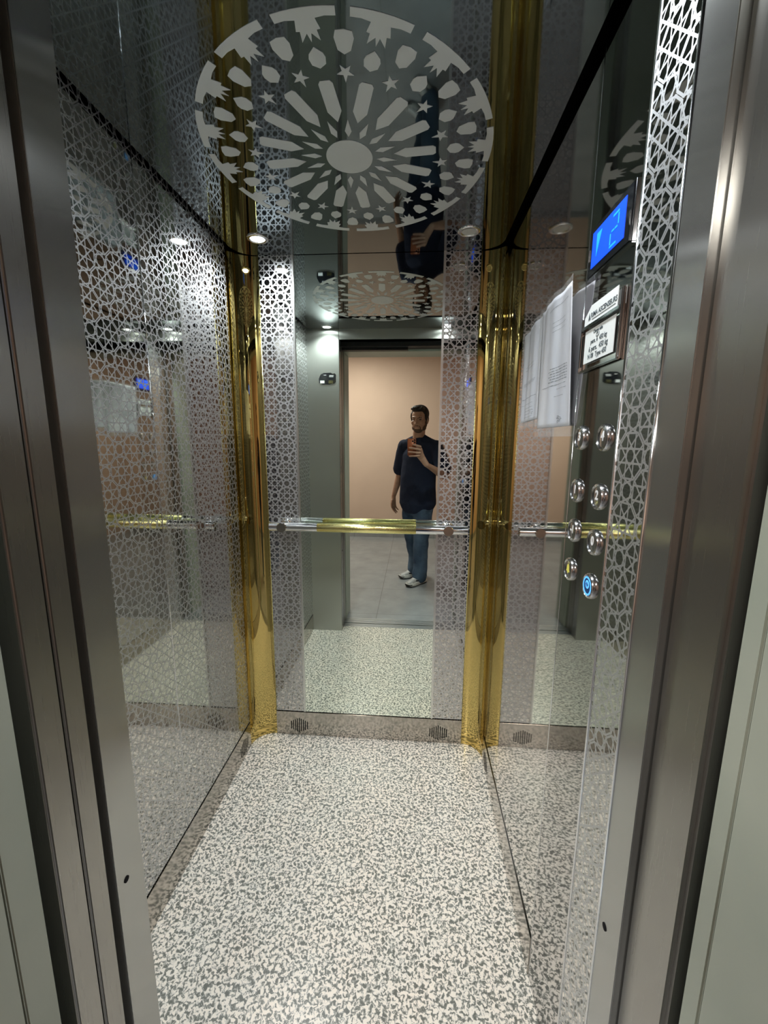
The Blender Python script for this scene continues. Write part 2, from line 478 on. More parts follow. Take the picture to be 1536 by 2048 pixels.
# ------------------------------------------------------------------ back wall dressing
def cove(sx, label):
    """polished gold quarter-round filling a back corner"""
    x0 = XL if sx > 0 else XR; rx = .098 if sx > 0 else .089; ry = .096
    t = thing('corner_column', label, 'corner trim', (x0 + sx * .05, D - .05, 0), 'gold corner columns')
    b = BM(); n = 20
    arc = [(x0 + sx * (rx - rx * math.cos(rad(90 * i / n))), D - ry + ry * math.sin(rad(90 * i / n))) for i in range(n + 1)]
    back = [(x0 + sx * rx, D + .006), (x0 - sx * .013, D + .006), (x0 - sx * .013, D - ry)]
    pts = [(x, y, .0005) for x, y in arc + back]
    prism(b, pts, (0, 0, ZT - .001)); bmesh.ops.recalc_face_normals(b, faces=b.faces)
    o = obj('polished_shell', b, M_gold, t)
    for p in o.data.polygons:
        if abs(p.normal.z) < .5: p.use_smooth = True
    m = o.modifiers.new('e', 'EDGE_SPLIT'); m.split_angle = rad(25)
    b = BM(); tube(b, (x0 + sx * (rx + .0004), D - .0008, .001), (x0 + sx * (rx + .0004), D - .0008, ZT - .01), .0016, n=8)
    obj('edge_bead', b, M_goldtube, t, True)
cove(1, 'polished gold rounded corner column at the back left, beside the lit spotlight')
cove(-1, 'polished gold rounded corner column at the back right, near the paper notices')
XmL, XmR = -.5106, .1035
def strip_back(x0, x1, m, label):
    t = thing('etched_panel', label, 'decorative panel', ((x0 + x1) / 2, D, HS), 'etched steel strips')
    b = BM(); bbox(b, x0, x1, D, D + .006, HS + GAP, ZT, .0006); obj('steel_sheet', b, m, t)
strip_back(XG + .002, XmL - .006, M_etchB, 'tall star-lattice etched steel strip left of the back mirror')
strip_back(XmR + .006, XR - .091, M_etchBR, 'tall star-lattice etched steel strip right of the back mirror')
t = thing('wall_mirror', 'full height silvered mirror in the middle of the back wall', 'mirror', (-.2035, D, HS))
b = BM(); box(b, XmL, XmR, D, D + .006, HS + GAP, ZT); obj('mirror_glass', b, M_glass, t)
for x in (XmL - .003, XmR + .003):
    b = BM(); bbox(b, x - .0045, x + .0045, D - .006, D + .004, HS + GAP, ZT, .0015); obj('frame_strip', b, M_satin, t)

# handrail
RY, RZ = D - .060, 1.0705
t = thing('handrail', 'tubular chrome handrail with a gold middle sleeve across the back wall', 'handrail', (-.2, RY, RZ))
b = BM(); tube(b, (-.631, RY, RZ), (.232, RY, RZ), .0195, n=40); obj('chrome_tube', b, M_chrome, t, True)
o = t.children[0]; m = o.modifiers.new('e', 'EDGE_SPLIT'); m.split_angle = rad(40)
b = BM()
lathe(b, (-.418, RY, RZ), (1, 0, 0), [(.0196, 0), (.0206, .0006), (.0206, .430), (.0196, .4306)], 40)
obj('gold_sleeve', b, M_goldtube, t, True, 'textured gold sleeve')
for x in (-.573, .150):
    b = BM(); lathe(b, (x, D - .0005, RZ), (0, -1, 0), [(.026, 0), (.026, .004), (.022, .006), (.011, .0065), (.011, .045)], 32)
    br_ = obj('bracket', b, M_chrome, t, True)
    b = BM(); lathe(b, (x, RY - .016, RZ), (0, -1, 0), [(.0200, 0), (.0210, .001), (.0210, .010), (.0200, .0115)], 32)
    o = obj('end_disc', b, M_kick, br_, False)

# ------------------------------------------------------------------ ceiling spotlights
def spot(x, y, on, label):
    t = thing('ceiling_spotlight', label, 'spotlight', (x, y, H), 'ceiling spotlights')
    b = BM(); lathe(b, (x, y, H), (0, 0, -1), [(.040, 0), (.040, .002), (.036, .0045), (.028, .0045), (.0265, .001)], 40, False)
    obj('chrome_ring', b, M_chrome, t, True)
    b = BM(); lathe(b, (x, y, H - .0005), (0, 0, -1), [(.0275, 0), (.0275, .0012), (.02, .002)], 32)
    obj('lens', b, M_lens_on if on else M_lens_off, t)
    if on:
        l = bpy.data.lights.new('lamp', 'SPOT'); l.energy = SPOT_W * on; l.color = SPOT_COL; l.spot_size = rad(138); l.spot_blend = .75
        l.shadow_soft_size = .025
        o = link(bpy.data.objects.new('lamp', l)); o.parent = t; o.location = (0, 0, -.012)
M_lens_on = emis('lit lens', SPOT_COL, 38)
M_lens_off = mat('unlit lens', (.55, .55, .52), .25, 0, .5)
spot(-.603, 1.671, 1.3, 'lit round spotlight in the back left corner of the ceiling')
spot(.180, 1.659, 0, 'unlit round spotlight with a chrome ring at the back right of the ceiling')
spot(-.600, .730, 1.25, 'lit round spotlight at the front left of the ceiling, seen in the mirror')
spot(.195, .720, 1.15, 'lit round spotlight at the front right of the ceiling, seen in the mirror')

# ------------------------------------------------------------------ control panel on the right wall
def bead(y, x=XR - .0004, r=.0024):
    b = BM(); tube(b, (x, y, .0), (x, y, ZT), r, n=12); return b
t = thing('etched_panel', 'narrow star-lattice etched steel strip between the buttons and the brushed door post', 'decorative panel', (XR, .681, 0), 'etched steel strips')
b = BM(); box(b, XR, XR + .014, .6275, .7345, 0, ZT); obj('steel_sheet', b, M_etchR, t)
for y in (.6275, .7350):
    b = bead(y); obj('edge_bead', b, M_chrome, t, True)
cpn = thing('control_panel', 'tall polished steel control panel with round floor buttons and blue display', 'control panel', (XR, .835, 0))
b = BM(); box(b, XR, XR + .014, .7368, .9325, 0, ZT); obj('faceplate', b, M_mirror2, cpn)
b = bead(.9335, XR + .0002, .0011); obj('edge_bead', b, M_chrome, cpn, True)
M_bezel = mat('black glossy bezel', (.008, .009, .011), .08, 0, .6)
M_screen = emis('blue display', (.0, .07, .95), .85)
M_glyph = emis('display glyph', (.01, .27, 1.0), 1.25)
b = BM(); bbox(b, XR - .0060, XR, .750, .9155, 1.764, 1.852, .002)
disp = obj('display', b, M_bezel, cpn)
b = BM(); box(b, XR - .0068, XR - .0058, .7712, .9000, 1.7785, 1.8412)
prism(b, [(XR - .0068, .880, 1.8325), (XR - .0068, .859, 1.8325), (XR - .0068, .8785, 1.793)], (-.0004, 0, 0))
for f in b.faces[6:]: f.material_index = 1
def seg(y0, y1, z0, z1):
    n0 = len(b.faces); box(b, XR - .0073, XR - .0067, y0, y1, z0, z1)
    b.faces.ensure_lookup_table()
    for f in b.faces[n0:]: f.material_index = 1
for s_ in ((.794, .815, 1.8295, 1.833), (.793, .796, 1.811, 1.828), (.797, .806, 1.807, 1.810), (.809, .818, 1.807, 1.810), (.820, .823, 1.788, 1.806), (.799, .8225, 1.783, 1.7865)): seg(*s_)
obj('screen', b, [M_screen, M_glyph], disp, label='glowing blue screen with a down arrow and a 2')
b = BM()
for y0, y1, z0, z1 in ((.7478, .7500, 1.763, 1.852), (.9155, .9175, 1.763, 1.852), (.7478, .9175, 1.7615, 1.7640), (.7478, .9175, 1.852, 1.8535)):
    box(b, XR - .0045, XR, y0, y1, z0, z1)
for y, z in ((.7545, 1.800), (.9125, 1.806)): bbox(b, XR - .0080, XR - .0045, y - .0018, y + .0018, z - .011, z + .011, .0006)
obj('display_rim', b, M_chrome_d, disp)

M_btn = mat('button steel', (.55, .55, .55), .18, 1.)
M_num = mat('numeral white', (.75, .75, .75), .4)
M_yel = emis('yellow bell', (.75, .68, .12), .35)
M_blue = emis('blue lit ring', (.10, .42, 1.0), 1.1)
M_blued = mat('dark blue cap', (.01, .05, .16), .2, 0)
def button(y, z, txt, kind='num'):
    b = BM()
    lathe(b, (XR, y, z), (-1, 0, 0), [(.0245, 0), (.0245, .003), (.0230, .0062), (.0205, .0072), (.0188, .0055), (.0182, .0050)], 40, False)
    lathe(b, (XR - .004, y, z), (-1, 0, 0), [(.0180, 0), (.0180, .0008), (.0170, .0012), (.001, .0012)], 40)
    p = obj('floor_button' if kind == 'num' else 'call_button', b, M_btn, cpn, True)
    m = p.modifiers.new('e', 'EDGE_SPLIT'); m.split_angle = rad(35)
    x = XR - .0055
    if kind == 'num':
        b = text_bm(txt, .024, on_right(x, y, z + .002), .0003, .0006)
        obj('numeral', b, M_num, p)
    elif kind == 'bell':
        b = BM()
        pts = [(-.0085, -.007), (-.006, -.004), (-.005, .003), (-.0025, .008), (0, .0095), (.0025, .008), (.005, .003), (.006, -.004), (.0085, -.007)]
        prism(b, [(x, y + u, z + v + .002) for u, v in pts], (-.0006, 0, 0)); bbox(b, x - .0006, x, y - .0022, y + .0022, z - .0085, z - .0055, .0002)
        obj('bell_symbol', b, M_yel, p, label='yellow bell symbol')
    else:
        b = BM(); lathe(b, (x, y, z), (-1, 0, 0), [(.0166, 0), (.0166, .0006), (.002, .0007)], 32); obj('dark_cap', b, M_blued, p)
        b = BM(); lathe(b, (x, y, z), (-1, 0, 0), [(.0150, .0002), (.0178, .0002), (.0178, .0014), (.0150, .0014), (.0150, .0002)], 40, False)
        obj('light_ring', b, M_blue, p, label='glowing blue ring')
        b = BM(); lathe(b, (x - .0006, y, z + .003), (-1, 0, 0), [(.0082, 0), (.0082, .0004), (.001, .0006)], 24)
        obj('lit_symbol', b, M_blue, p)
        b = BM()
        for s2 in (-1, 1):
            yy = y + s2 * .0012
            prism(b, [(x - .0013, yy, z + .003 + .005), (x - .0013, yy + s2 * .0045, z + .003), (x - .0013, yy, z + .003 - .005)], (-.0003, 0, 0))
        bmesh.ops.recalc_face_normals(b, faces=b.faces); obj('arrow_marks', b, M_blued, p)
for y, z, s_ in ((.887, 1.457, '3'), (.781, 1.457, '4'), (.887, 1.349, '1'), (.782, 1.350, '2'), (.884, 1.265, '-1'), (.782, 1.264, '0')): button(y, z, s_)
button(.887, 1.179, '', 'bell'); button(.784, 1.178, '', 'blue')

# sign holder
M_paper = mat('white card', (.80, .83, .82), .6)
M_ink = mat('dark ink', (.06, .08, .09), .6)
M_inkg = mat('grey ink', (.12, .14, .17), .6)
M_clear = mat('clear acrylic', (.75, .78, .76), .12, 0, .5, Alpha=.35)
t = thing('sign_holder', 'chrome-edged sign holder with white load notice under the blue display', 'sign', (XR, .835, 1.645))
b = BM()
bbox(b, XR - .008, XR - .0005, .7525, .7565, 1.588, 1.700, .0018); bbox(b, XR - .008, XR - .0005, .914, .9195, 1.588, 1.692, .002)
bbox(b, XR - .008, XR - .0005, .7525, .9195, 1.586, 1.591, .0015); bbox(b, XR - .009, XR - .0005, .757, .9135, 1.6665, 1.673, .001)
obj('holder_frame', b, M_chrome_d, t)
b = BM(); box(b, XR - .0015, XR - .0005, .7565, .914, 1.591, 1.674); obj('back_plate', b, M_mirror2, t)
b = BM(); prism(b, [(XR - .007, .905, 1.6745), (XR - .007, .7695, 1.6745), (XR - .007, .7695, 1.7065), (XR - .007, .877, 1.7065), (XR - .007, .905, 1.689)], (.0012, 0, 0))
bmesh.ops.recalc_face_normals(b, faces=b.faces)
hd = obj('header_card', b, M_paper, t)
b = text_bm('RIMA ASCENSEURS', .0125, on_right(XR - .0072, .823, 1.6875), .0002, .0002)
prism(b, [(XR - .0073, .8865, 1.6815), (XR - .0073, .8765, 1.6815), (XR - .0073, .8815, 1.6940)], (-.0003, 0, 0))
box(b, XR - .0075, XR - .0072, .775, .870, 1.6795, 1.6803)
obj('lettering', b, M_ink, hd)
b = BM(); box(b, XR - .006, XR - .005, .7720, .8985, 1.6015, 1.6625); cd = obj('load_card', b, M_paper, t)
b = BM()
for yy, zz, s_, sz in ((.862, 1.6545, 'Charge utile', .008), (.885, 1.646, 'CU', .010), (.835, 1.638, 'pers. 6  450 kg', .0115), (.835, 1.6245, '6 pers.  450 kg', .0135), (.838, 1.6115, 'N 08  Type 450', .0125)):
    tb = text_bm(s_, sz, on_right(XR - .0062, min(yy, .84), zz), .0002, .0002); merge(b, tb)
obj('lettering', b, M_ink, cd)

# ------------------------------------------------------------------ notices in plastic sleeves
M_sheet = mat('printed paper', (.62, .64, .70), .55); varied(M_sheet, (.54, .57, .64), (.70, .70, .74), 7, mapscale=(1, 1, .15))
def m_sleeve():
    m = mat('clear plastic sleeve', (.9, .93, .95), .08, 0, .6); nt = m.node_tree; b = nt.nodes['Principled BSDF']
    b.inputs['Alpha'].default_value = .10
    n = add_bump(m, 14, .004, 3, mapscale=(1, 1.3, .28))
    return m
M_slv = m_sleeve()
def notice(label, corners, rot, seed, lines, sig):
    """corners: bottom-near, bottom-far, top-far, top-near 3-D points (near = towards the door)"""
    bn, bf, tf, tn = [Vector(c) for c in corners]
    t = thing('paper_notice', label, 'notice', tuple((bn + bf) / 2), 'paper notices on the right wall')
    NU, NV = 26, 30
    def P(u, v, lift):   # u 0 near .. 1 far, v 0 bottom .. 1 top
        p = bn.lerp(bf, u).lerp(tn.lerp(tf, u), v)
        bulge = .0032 * (1 + math.sin(u * 9 + seed * 2 + v * .8)) * (.35 + .65 * v) + .0012 * math.sin(u * 23 + seed + v * 3)
        x = min(p.x - bulge - lift, XR - .0012 - lift)
        return Vector((x, p.y, p.z))
    def sheet(u0, u1, v0, v1, lift, th, wav=0):
        b = BM(); g = []
        for j in range(NV + 1):
            g.append([b.verts.new(P(u0 + (u1 - u0) * i / NU, v0 + (v1 - v0) * j / NV, lift)) for i in range(NU + 1)])
        for j in range(NV):
            for i in range(NU): b.faces.new((g[j][i], g[j + 1][i], g[j + 1][i + 1], g[j][i + 1]))
        ret = bmesh.ops.extrude_face_region(b, geom=b.faces[:])
        for v in ret['geom']:
            if isinstance(v, bmesh.types.BMVert): v.co.x += th
        bmesh.ops.recalc_face_normals(b, faces=b.faces)
        return b
    sh = obj('sheet', sheet(.05, .95, .07, .97, .0004, .0003), M_sheet, t, True)
    obj('plastic_sleeve', sheet(0, 1, 0, 1, .0022, .0003), M_slv, t, True)
    rnd = random.Random(seed)
    def dash(b, u0, u1, v, h):
        n = 4
        for i in range(n):
            a, c = u0 + (u1 - u0) * i / n, u0 + (u1 - u0) * (i + 1) / n
            q = [P(a, v, .0007), P(c, v, .0007), P(c, v + h, .0007), P(a, v + h, .0007)]
            b.faces.new([b.verts.new(x) for x in q])
    for (u0, u1, v, h) in lines:
        b = BM(); u = u1
        while u > u0 + .015:
            wd = rnd.uniform(.02, .075); dash(b, max(u0, u - wd), u, v, h * rnd.uniform(.7, 1.1)); u -= wd + .012
        obj('text_line', b, M_inkg, sh)
    b = BM()
    for k in range(sig[2]):
        u, v = sig[0] + rnd.uniform(-.06, .06), sig[1] + rnd.uniform(-.025, .025)
        dash(b, u - rnd.uniform(.01, .04), u + rnd.uniform(.01, .04), v, .004)
    obj('stamp', b, M_inkg, sh)
L1 = [(.12, .62, .90, .004)] + [(.15, .55 + .05 * (i % 2), .485 - i * .0185, .0065) for i in range(6)] + [(.18, .78, .365, .005), (.15, .40, .335, .004), (.20, .45, .285, .004)] + [(.2, .5, .80 - .03 * i, .003) for i in range(3)]
notice('plastic-sleeved paper notice curling off the right wall beside the control panel',
       [(.3375, .930, 1.461), (.336, 1.213, 1.461), (.336, 1.222, 1.795), (.318, .934, 1.785)], 0, 1, L1, (.30, .12, 14))
L2 = [(.25, .85, .46 - .012 * i, .004) for i in range(3)] + [(.2, .9, .30, .006), (.3, .9, .24, .004), (.3, .8, .62, .004), (.3, .8, .59, .004)] + [(.3, .75, .20 - .03 * i, .004) for i in range(4)]
notice('creased paper notice in a sleeve on the right wall, nearer the gold corner',
       [(.3385, 1.20, 1.492), (.3385, 1.395, 1.485), (.337, 1.395, 1.775), (.336, 1.20, 1.790)], 0, 5, L2, (.35, .15, 4))

# small dark plate on the front return panel (seen in the mirror)
t = thing('warning_plate', 'small dark glossy plate on the brushed panel beside the doorway, seen in the mirror', 'plate', (-.615, .667, 1.875))
b = BM(); prism(b, [(-.675, .6672, 1.865), (-.668, .6672, 1.882), (-.660, .6672, 1.896), (-.640, .6672, 1.905), (-.590, .6672, 1.907), (-.578, .6672, 1.900), (-.562, .6672, 1.903), (-.555, .6672, 1.895), (-.555, .6672, 1.845), (-.566, .6672, 1.835), (-.600, .6672, 1.828), (-.650, .6672, 1.829), (-.672, .6672, 1.838)], (0, .0018, 0))
bmesh.ops.recalc_face_normals(b, faces=b.faces); obj('plate_face', b, M_bezel, t)
for x0, x1, z0, z1 in ((-.600, -.570, 1.8865, 1.8895), (-.602, -.572, 1.8785, 1.8815), (-.640, -.622, 1.889, 1.892), (-.665, -.635, 1.836, 1.855)):
    b = BM(); box(b, x0, x1, .669, .6694, z0, z1); obj('print_mark', b, M_num, t)
for z in (1.852, 1.845, 1.838):
    b = BM(); box(b, -.606, -.575, .669, .6694, z - .0014, z + .0014); obj('gold_line', b, M_goldtube, t)

# ------------------------------------------------------------------ landing lamp
t = thing('landing_lamp', 'square white ceiling lamp of the landing behind the person', 'ceiling lamp', (-.9, -1.35, 2.7))
b = BM(); bbox(b, -1.2, -.6, -1.65, -1.05, 2.672, 2.6995, .004); obj('lamp_body', b, M_white, t)
b = BM(); bbox(b, -1.17, -.63, -1.62, -1.08, 2.664, 2.672, .002); obj('diffuser', b, emis('hall diffuser', HALL_COL, 3.0), t)
l = bpy.data.lights.new('lamp', 'AREA'); l.shape = 'SQUARE'; l.size = .55; l.energy = HALL_W; l.color = HALL_COL
o = link(bpy.data.objects.new('lamp', l)); o.parent = t; o.location = (0, 0, -.045)
#PERSON-BEGIN#
# ------------------------------------------------------------------ the person with the phone, out on the landing
M_skin = mat('skin', (.40, .235, .165), .5, 0, .35); varied(M_skin, (.37, .21, .145), (.44, .26, .185), 25)
M_hair = mat('dark hair', (.018, .014, .012), .55, 0, .3); add_bump(M_hair, 60, .006, 3)
M_beard = mat('short beard', (.10, .062, .045), .7, 0, .2)
M_tee = mat('navy cotton', (.016, .022, .045), .9, 0, .15); add_bump(M_tee, 9, .012, 3)
M_jean = mat('blue denim', (.06, .10, .17), .85, 0, .15)
varied(M_jean, (.030, .052, .095), (.10, .15, .22), 5, 3, .35, .7, mapscale=(1, 1, .6)); add_bump(M_jean, 10, .015, 3, mapscale=(1, 1, 1.4))
M_shw = mat('white shoe leather', (.62, .62, .60), .5); M_shs = mat('silver mesh', (.36, .37, .38), .55, .3); M_shk = mat('black shoe rubber', (.012, .012, .014), .55)
M_eye = mat('eye', (.10, .07, .06), .25)
M_lip = mat('lips', (.30, .14, .11), .5)
TH = rad(33)
RD = Vector((math.cos(TH), math.sin(TH), 0)); FD = Vector((-math.sin(TH), math.cos(TH), 0))
PC = Vector((.042, -.52, 0))
def B_(a, f, z): return PC + RD * a + FD * f + Vector((0, 0, z))

def limb(bm, pts, n=16, side=None):
    """pts: (centre, r_side, r_other); ends rounded; side = direction of r_side"""
    P = [(Vector(p), ra, rb) for p, ra, rb in pts]
    def ax(i):
        if i == 0: return P[1][0] - P[0][0]
        if i == len(P) - 1: return P[-1][0] - P[-2][0]
        return (P[i + 1][0] - P[i - 1][0])
    rings = []
    keep = [Vector(side) if side is not None else frame_of(ax(0))[0]]
    def ring(c, A, ra, rb):
        A = A.normalized(); s_ = keep[0]
        s_ = (s_ - A * s_.dot(A)).normalized(); q = A.cross(s_)
        if side is None: keep[0] = s_
        return [c + s_ * math.cos(2*PI*i/n) * ra + q * math.sin(2*PI*i/n) * rb for i in range(n)]
    c, ra, rb = P[0]; A = ax(0).normalized(); m_ = min(ra, rb)
    for k in (0.12, .45, .8): rings.append(ring(c - A * m_ * math.sqrt(1 - k * k) * .9, A, ra * k, rb * k))
    for i, (c, ra, rb) in enumerate(P): rings.append(ring(c, ax(i), ra, rb))
    c, ra, rb = P[-1]; A = ax(len(P) - 1).normalized(); m_ = min(ra, rb)
    for k in (.8, .45, .12): rings.append(ring(c + A * m_ * math.sqrt(1 - k * k) * .9, A, ra * k, rb * k))
    b = BM(); loft(b, rings); bmesh.ops.recalc_face_normals(b, faces=b.faces); merge(bm, b)

def ell(bm, c, r, rot=None, n=20):
    b = BM(); bmesh.ops.create_uvsphere(b, u_segments=n, v_segments=max(8, n // 2), radius=1)
    M_ = Matrix.Translation(Vector(c)) @ (rot.to_4x4() if rot is not None else Matrix.Identity(4)) @ Matrix.Diagonal((*r, 1))
    merge(bm, b, M_)
BODY_R = Matrix((RD, FD, Vector((0, 0, 1)))).transposed()

def fused(name, bm, m, parent, voxel, smooth_it=6, label=None, wrinkle=None):
    """fuse overlapping solids into one continuous skin"""
    me = bpy.data.meshes.new('t'); bm.to_mesh(me); bm.free()
    o = bpy.data.objects.new('t', me); C.objects.link(o)
    r = o.modifiers.new('r', 'REMESH'); r.mode = 'VOXEL'; r.voxel_size = voxel
    if smooth_it:
        s_ = o.modifiers.new('s', 'SMOOTH'); s_.factor = .5; s_.iterations = smooth_it
    dg = bpy.context.evaluated_depsgraph_get(); dg.update()
    me2 = bpy.data.meshes.new_from_object(o.evaluated_get(dg))
    b = BM(); b.from_mesh(me2)
    bpy.data.objects.remove(o); bpy.data.meshes.remove(me); bpy.data.meshes.remove(me2)
    if wrinkle:
        b.normal_update()
        for v in b.verts:
            v.co += v.normal * wrinkle(v.co)
    return obj(name, b, m, parent, True, label)

AK_R, AK_L = Vector((.078, -.475, 0)), Vector((.028, -.695, 0))
LEGS = ((1, AK_R), (-1, AK_L))

def build_person():
    t = thing('person', 'dark haired man in navy t-shirt and loose blue jeans photographing the mirror with a phone', 'person', tuple(PC))
    # head frame: turned a little to his left, chin slightly down
    ha = rad(20)
    HR = Vector((math.cos(ha), math.sin(ha), 0)); HF = Vector((-math.sin(ha), math.cos(ha), 0))
    tilt = rad(6)
    HU = (Vector((0, 0, 1)) * math.cos(tilt) + HF * math.sin(tilt)); HF2 = (HF * math.cos(tilt) - Vector((0, 0, 1)) * math.sin(tilt))
    HM = Matrix((HR, HF2, HU)).transposed()
    HC_ = Vector((.040, -.455, 1.640))
    def hp(a, f, u): return HC_ + HR * a + HF2 * f + HU * u
    b = BM()
    # head
    ell(b, hp(0, -.012, .035), (.074, .092, .088), HM, 28)
    ell(b, hp(0, .012, -.035), (.062, .076, .085), HM, 28)
    ell(b, hp(0, .035, -.088), (.040, .042, .030), HM)       # chin
    ell(b, hp(0, .068, .030), (.052, .022, .014), HM)        # brow
    for s_ in (-1, 1):
        ell(b, hp(s_ * .042, .052, -.020), (.022, .024, .022), HM)   # cheek
        ell(b, hp(s_ * .050, .005, -.070), (.018, .035, .030), HM)   # jaw
        ell(b, hp(s_ * .079, -.012, -.008), (.007, .018, .031), HM)  # ear
    limb(b, [(hp(0, .078, .018), .008, .008), (hp(0, .093, -.018), .010, .010), (hp(0, .094, -.026), .0135, .011)])
    for s_ in (-1, 1): ell(b, hp(s_ * .012, .086, -.028), (.008, .009, .007), HM, 12)
    ell(b, hp(0, .077, -.052), (.022, .010, .008), HM, 14); ell(b, hp(0, .075, -.061), (.019, .010, .008), HM, 14)
    limb(b, [(hp(0, -.015, -.05), .056, .056), (B_(0, .005, 1.51), .060, .062), (B_(0, -.012, 1.45), .070, .066), (B_(0, -.02, 1.36), .08, .07)], 20)
    # trunk (under the clothes)
    limb(b, [(B_(0, -.02, 1.40), .13, .07), (B_(0, -.01, 1.30), .165, .095), (B_(0, 0, 1.10), .15, .10), (B_(0, 0, .95), .155, .105), (B_(0, 0, .86), .15, .10)], 24, RD)
    # legs
    for s_, ak in LEGS:
        hip = B_(s_ * .078, 0, .84); kn = hip.lerp(ak + Vector((0, 0, .12)), .5) + FD * .02
        limb(b, [(hip, .080, .085), (kn, .050, .055), (ak + Vector((0, 0, .25)), .042, .045), (ak + Vector((0, 0, .12)), .036, .04), (ak + Vector((0, 0, .06)), .036, .042)], 16, RD)
    # left arm hanging (his left, image left)
    ls, le, lw = B_(-.185, -.02, 1.385), B_(-.245, -.035, 1.110), B_(-.262, .055, .875)
    limb(b, [(B_(-.12, -.02, 1.40), .05, .05), (ls, .05, .052), (ls.lerp(le, .5), .043, .045), (le, .037, .038), (le.lerp(lw, .3), .038, .036), (lw, .025, .021)], 16)
    dn = Vector((.02, .10, -1)).normalized()
    limb(b, [(lw, .024, .020), (lw + dn * .045, .016, .036), (lw + dn * .085, .013, .040)], 16, RD)
    for i, (q, ln, z0) in enumerate(((.030, .070, .085), (.010, .080, .090), (-.010, .074, .088), (-.029, .058, .080))):
        k0 = lw + dn * z0 + FD * q
        k1 = k0 + dn * ln * .45 + RD * .006; k2 = k1 + dn * ln * .32 + RD * .016; k3 = k2 + dn * ln * .18 + RD * .016
        limb(b, [(lw + dn * .05 + FD * q * .7, .0088, .0088), (k0, .0092, .0092), (k1, .0085, .0085), (k2, .0078, .0078), (k3, .0068, .0068)], 10)
    a0 = lw + dn * .035 + FD * .028
    limb(b, [(a0, .013, .012), (a0 + dn * .035 + FD * .022 + RD * .01, .0105, .0105), (a0 + dn * .068 + FD * .028 + RD * .018, .0092, .0092)], 10)
    # right arm raised with the phone
    rs, re, rw = B_(.190, -.02, 1.385), Vector((.295, -.300, 1.115)), Vector((.108, -.060, 1.238))
    limb(b, [(B_(.12, -.02, 1.40), .05, .05), (rs, .05, .052), (rs.lerp(re, .5), .043, .045), (re, .038, .038), (re.lerp(rw, .3), .040, .037), (re.lerp(rw, .75), .029, .026), (rw, .025, .021)], 16)
    # palm beside and behind the phone's right edge
    CU_, CR_, CF_ = up2, rt2, fw     # the phone shares the camera's directions
    O_ = Vector((0, 0, HC))
    def ph(x, y, z): return O_ + CR_ * x + CF_ * y + CU_ * z    # x right, y towards the mirror, z up the phone
    limb(b, [(rw, .025, .021), (ph(.062, -.040, -.165), .030, .020), (ph(.040, -.034, -.130), .036, .019), (ph(.036, -.030, -.100), .034, .016), (ph(.040, -.024, -.072), .022, .013)], 16, CR_.lerp(CU_, .25))
    fingers = (((.045, -.018, -.064), (.050, -.001, -.056), (.024, .007, -.046), (.000, .0065, -.040), (-.014, .0055, -.038)),
               ((.044, -.022, -.088), (.049, .000, -.084), (.018, .008, -.074), (-.026, .0075, -.067), (-.046, .0060, -.065)),
               ((.042, -.024, -.110), (.046, .000, -.110), (.014, .008, -.106), (-.030, .0075, -.102), (-.052, .0060, -.101)),
               ((.038, -.026, -.130), (.040, -.002, -.134), (.012, .007, -.136), (-.026, .0070, -.137), (-.046, .0060, -.138)))
    for F_, r_ in zip(fingers, (.0102, .0106, .0102, .0092)):
        limb(b, [(ph(*F_[0]), r_ * 1.1, r_ * 1.1)] + [(ph(*q), r_ * (1 - .06 * i), r_ * (1 - .06 * i)) for i, q in enumerate(F_[1:])], 12)
    limb(b, [(ph(.052, -.036, -.120), .014, .013), (ph(.036, -.032, -.090), .0115, .011), (ph(.012, -.027, -.066), .0105, .0095), (ph(-.006, -.0255, -.050), .0092, .0085)], 12)
    body = fused('body', b, M_skin, t, .0034, 5)
    # eyes, brows, beard, hair
    for s_ in (-1, 1):
        b = BM(); ell(b, hp(s_ * .031, .0645, .009), (.0135, .010, .0065), HM, 14); obj('eye', b, M_eye, t, True)
        b = BM(); limb(b, [(hp(s_ * .014, .083, .024), .004, .004), (hp(s_ * .032, .082, .030), .0045, .0045), (hp(s_ * .050, .068, .025), .003, .003)], 8); obj('eyebrow', b, M_hair, t, True)
    b = BM()
    ell(b, hp(0, .036, -.089), (.043, .044, .031), HM)
    for s_ in (-1, 1):
        ell(b, hp(s_ * .048, .010, -.068), (.022, .037, .030), HM); ell(b, hp(s_ * .066, -.004, -.035), (.009, .020, .032), HM)
        limb(b, [(hp(s_ * .004, .085, -.042), .006, .004), (hp(s_ * .028, .073, -.052), .006, .005), (hp(s_ * .032, .064, -.075), .008, .007)], 10)
    fused('beard', b, M_beard, t, .003, 3)
    b = BM(); ell(b, hp(0, .084, -.0565), (.019, .0062, .0045), HM, 14); obj('lips', b, M_lip, t, True)
    b = BM()
    ell(b, hp(0, -.030, .056), (.086, .090, .088), HM, 28)
    ell(b, hp(0, -.055, .005), (.078, .060, .075), HM, 24)
    ell(b, hp(.0, .030, .108), (.066, .056, .034), HM, 20)
    for s_ in (-1, 1): ell(b, hp(s_ * .072, .002, .035), (.013, .030, .045), HM, 16)
    rnd = random.Random(3)
    for i in range(26):
        a, f = rnd.uniform(-.055, .055), rnd.uniform(-.05, .07)
        ell(b, hp(a, f, .118 + .012 * rnd.random() - abs(a) * .25 - max(0, -f) * .1), (.013, .016, .011), HM, 10)
    fused('hair', b, M_hair, t, .0035, 3)
    # t-shirt
    b = BM()
    limb(b, [(B_(0, -.02, 1.375), .150, .085), (B_(0, -.012, 1.30), .182, .122), (B_(0, 0, 1.15), .186, .135), (B_(0, 0, .98), .192, .142), (B_(0, .0, .87), .198, .150), (B_(0, 0, .825), .198, .150)], 32, RD)
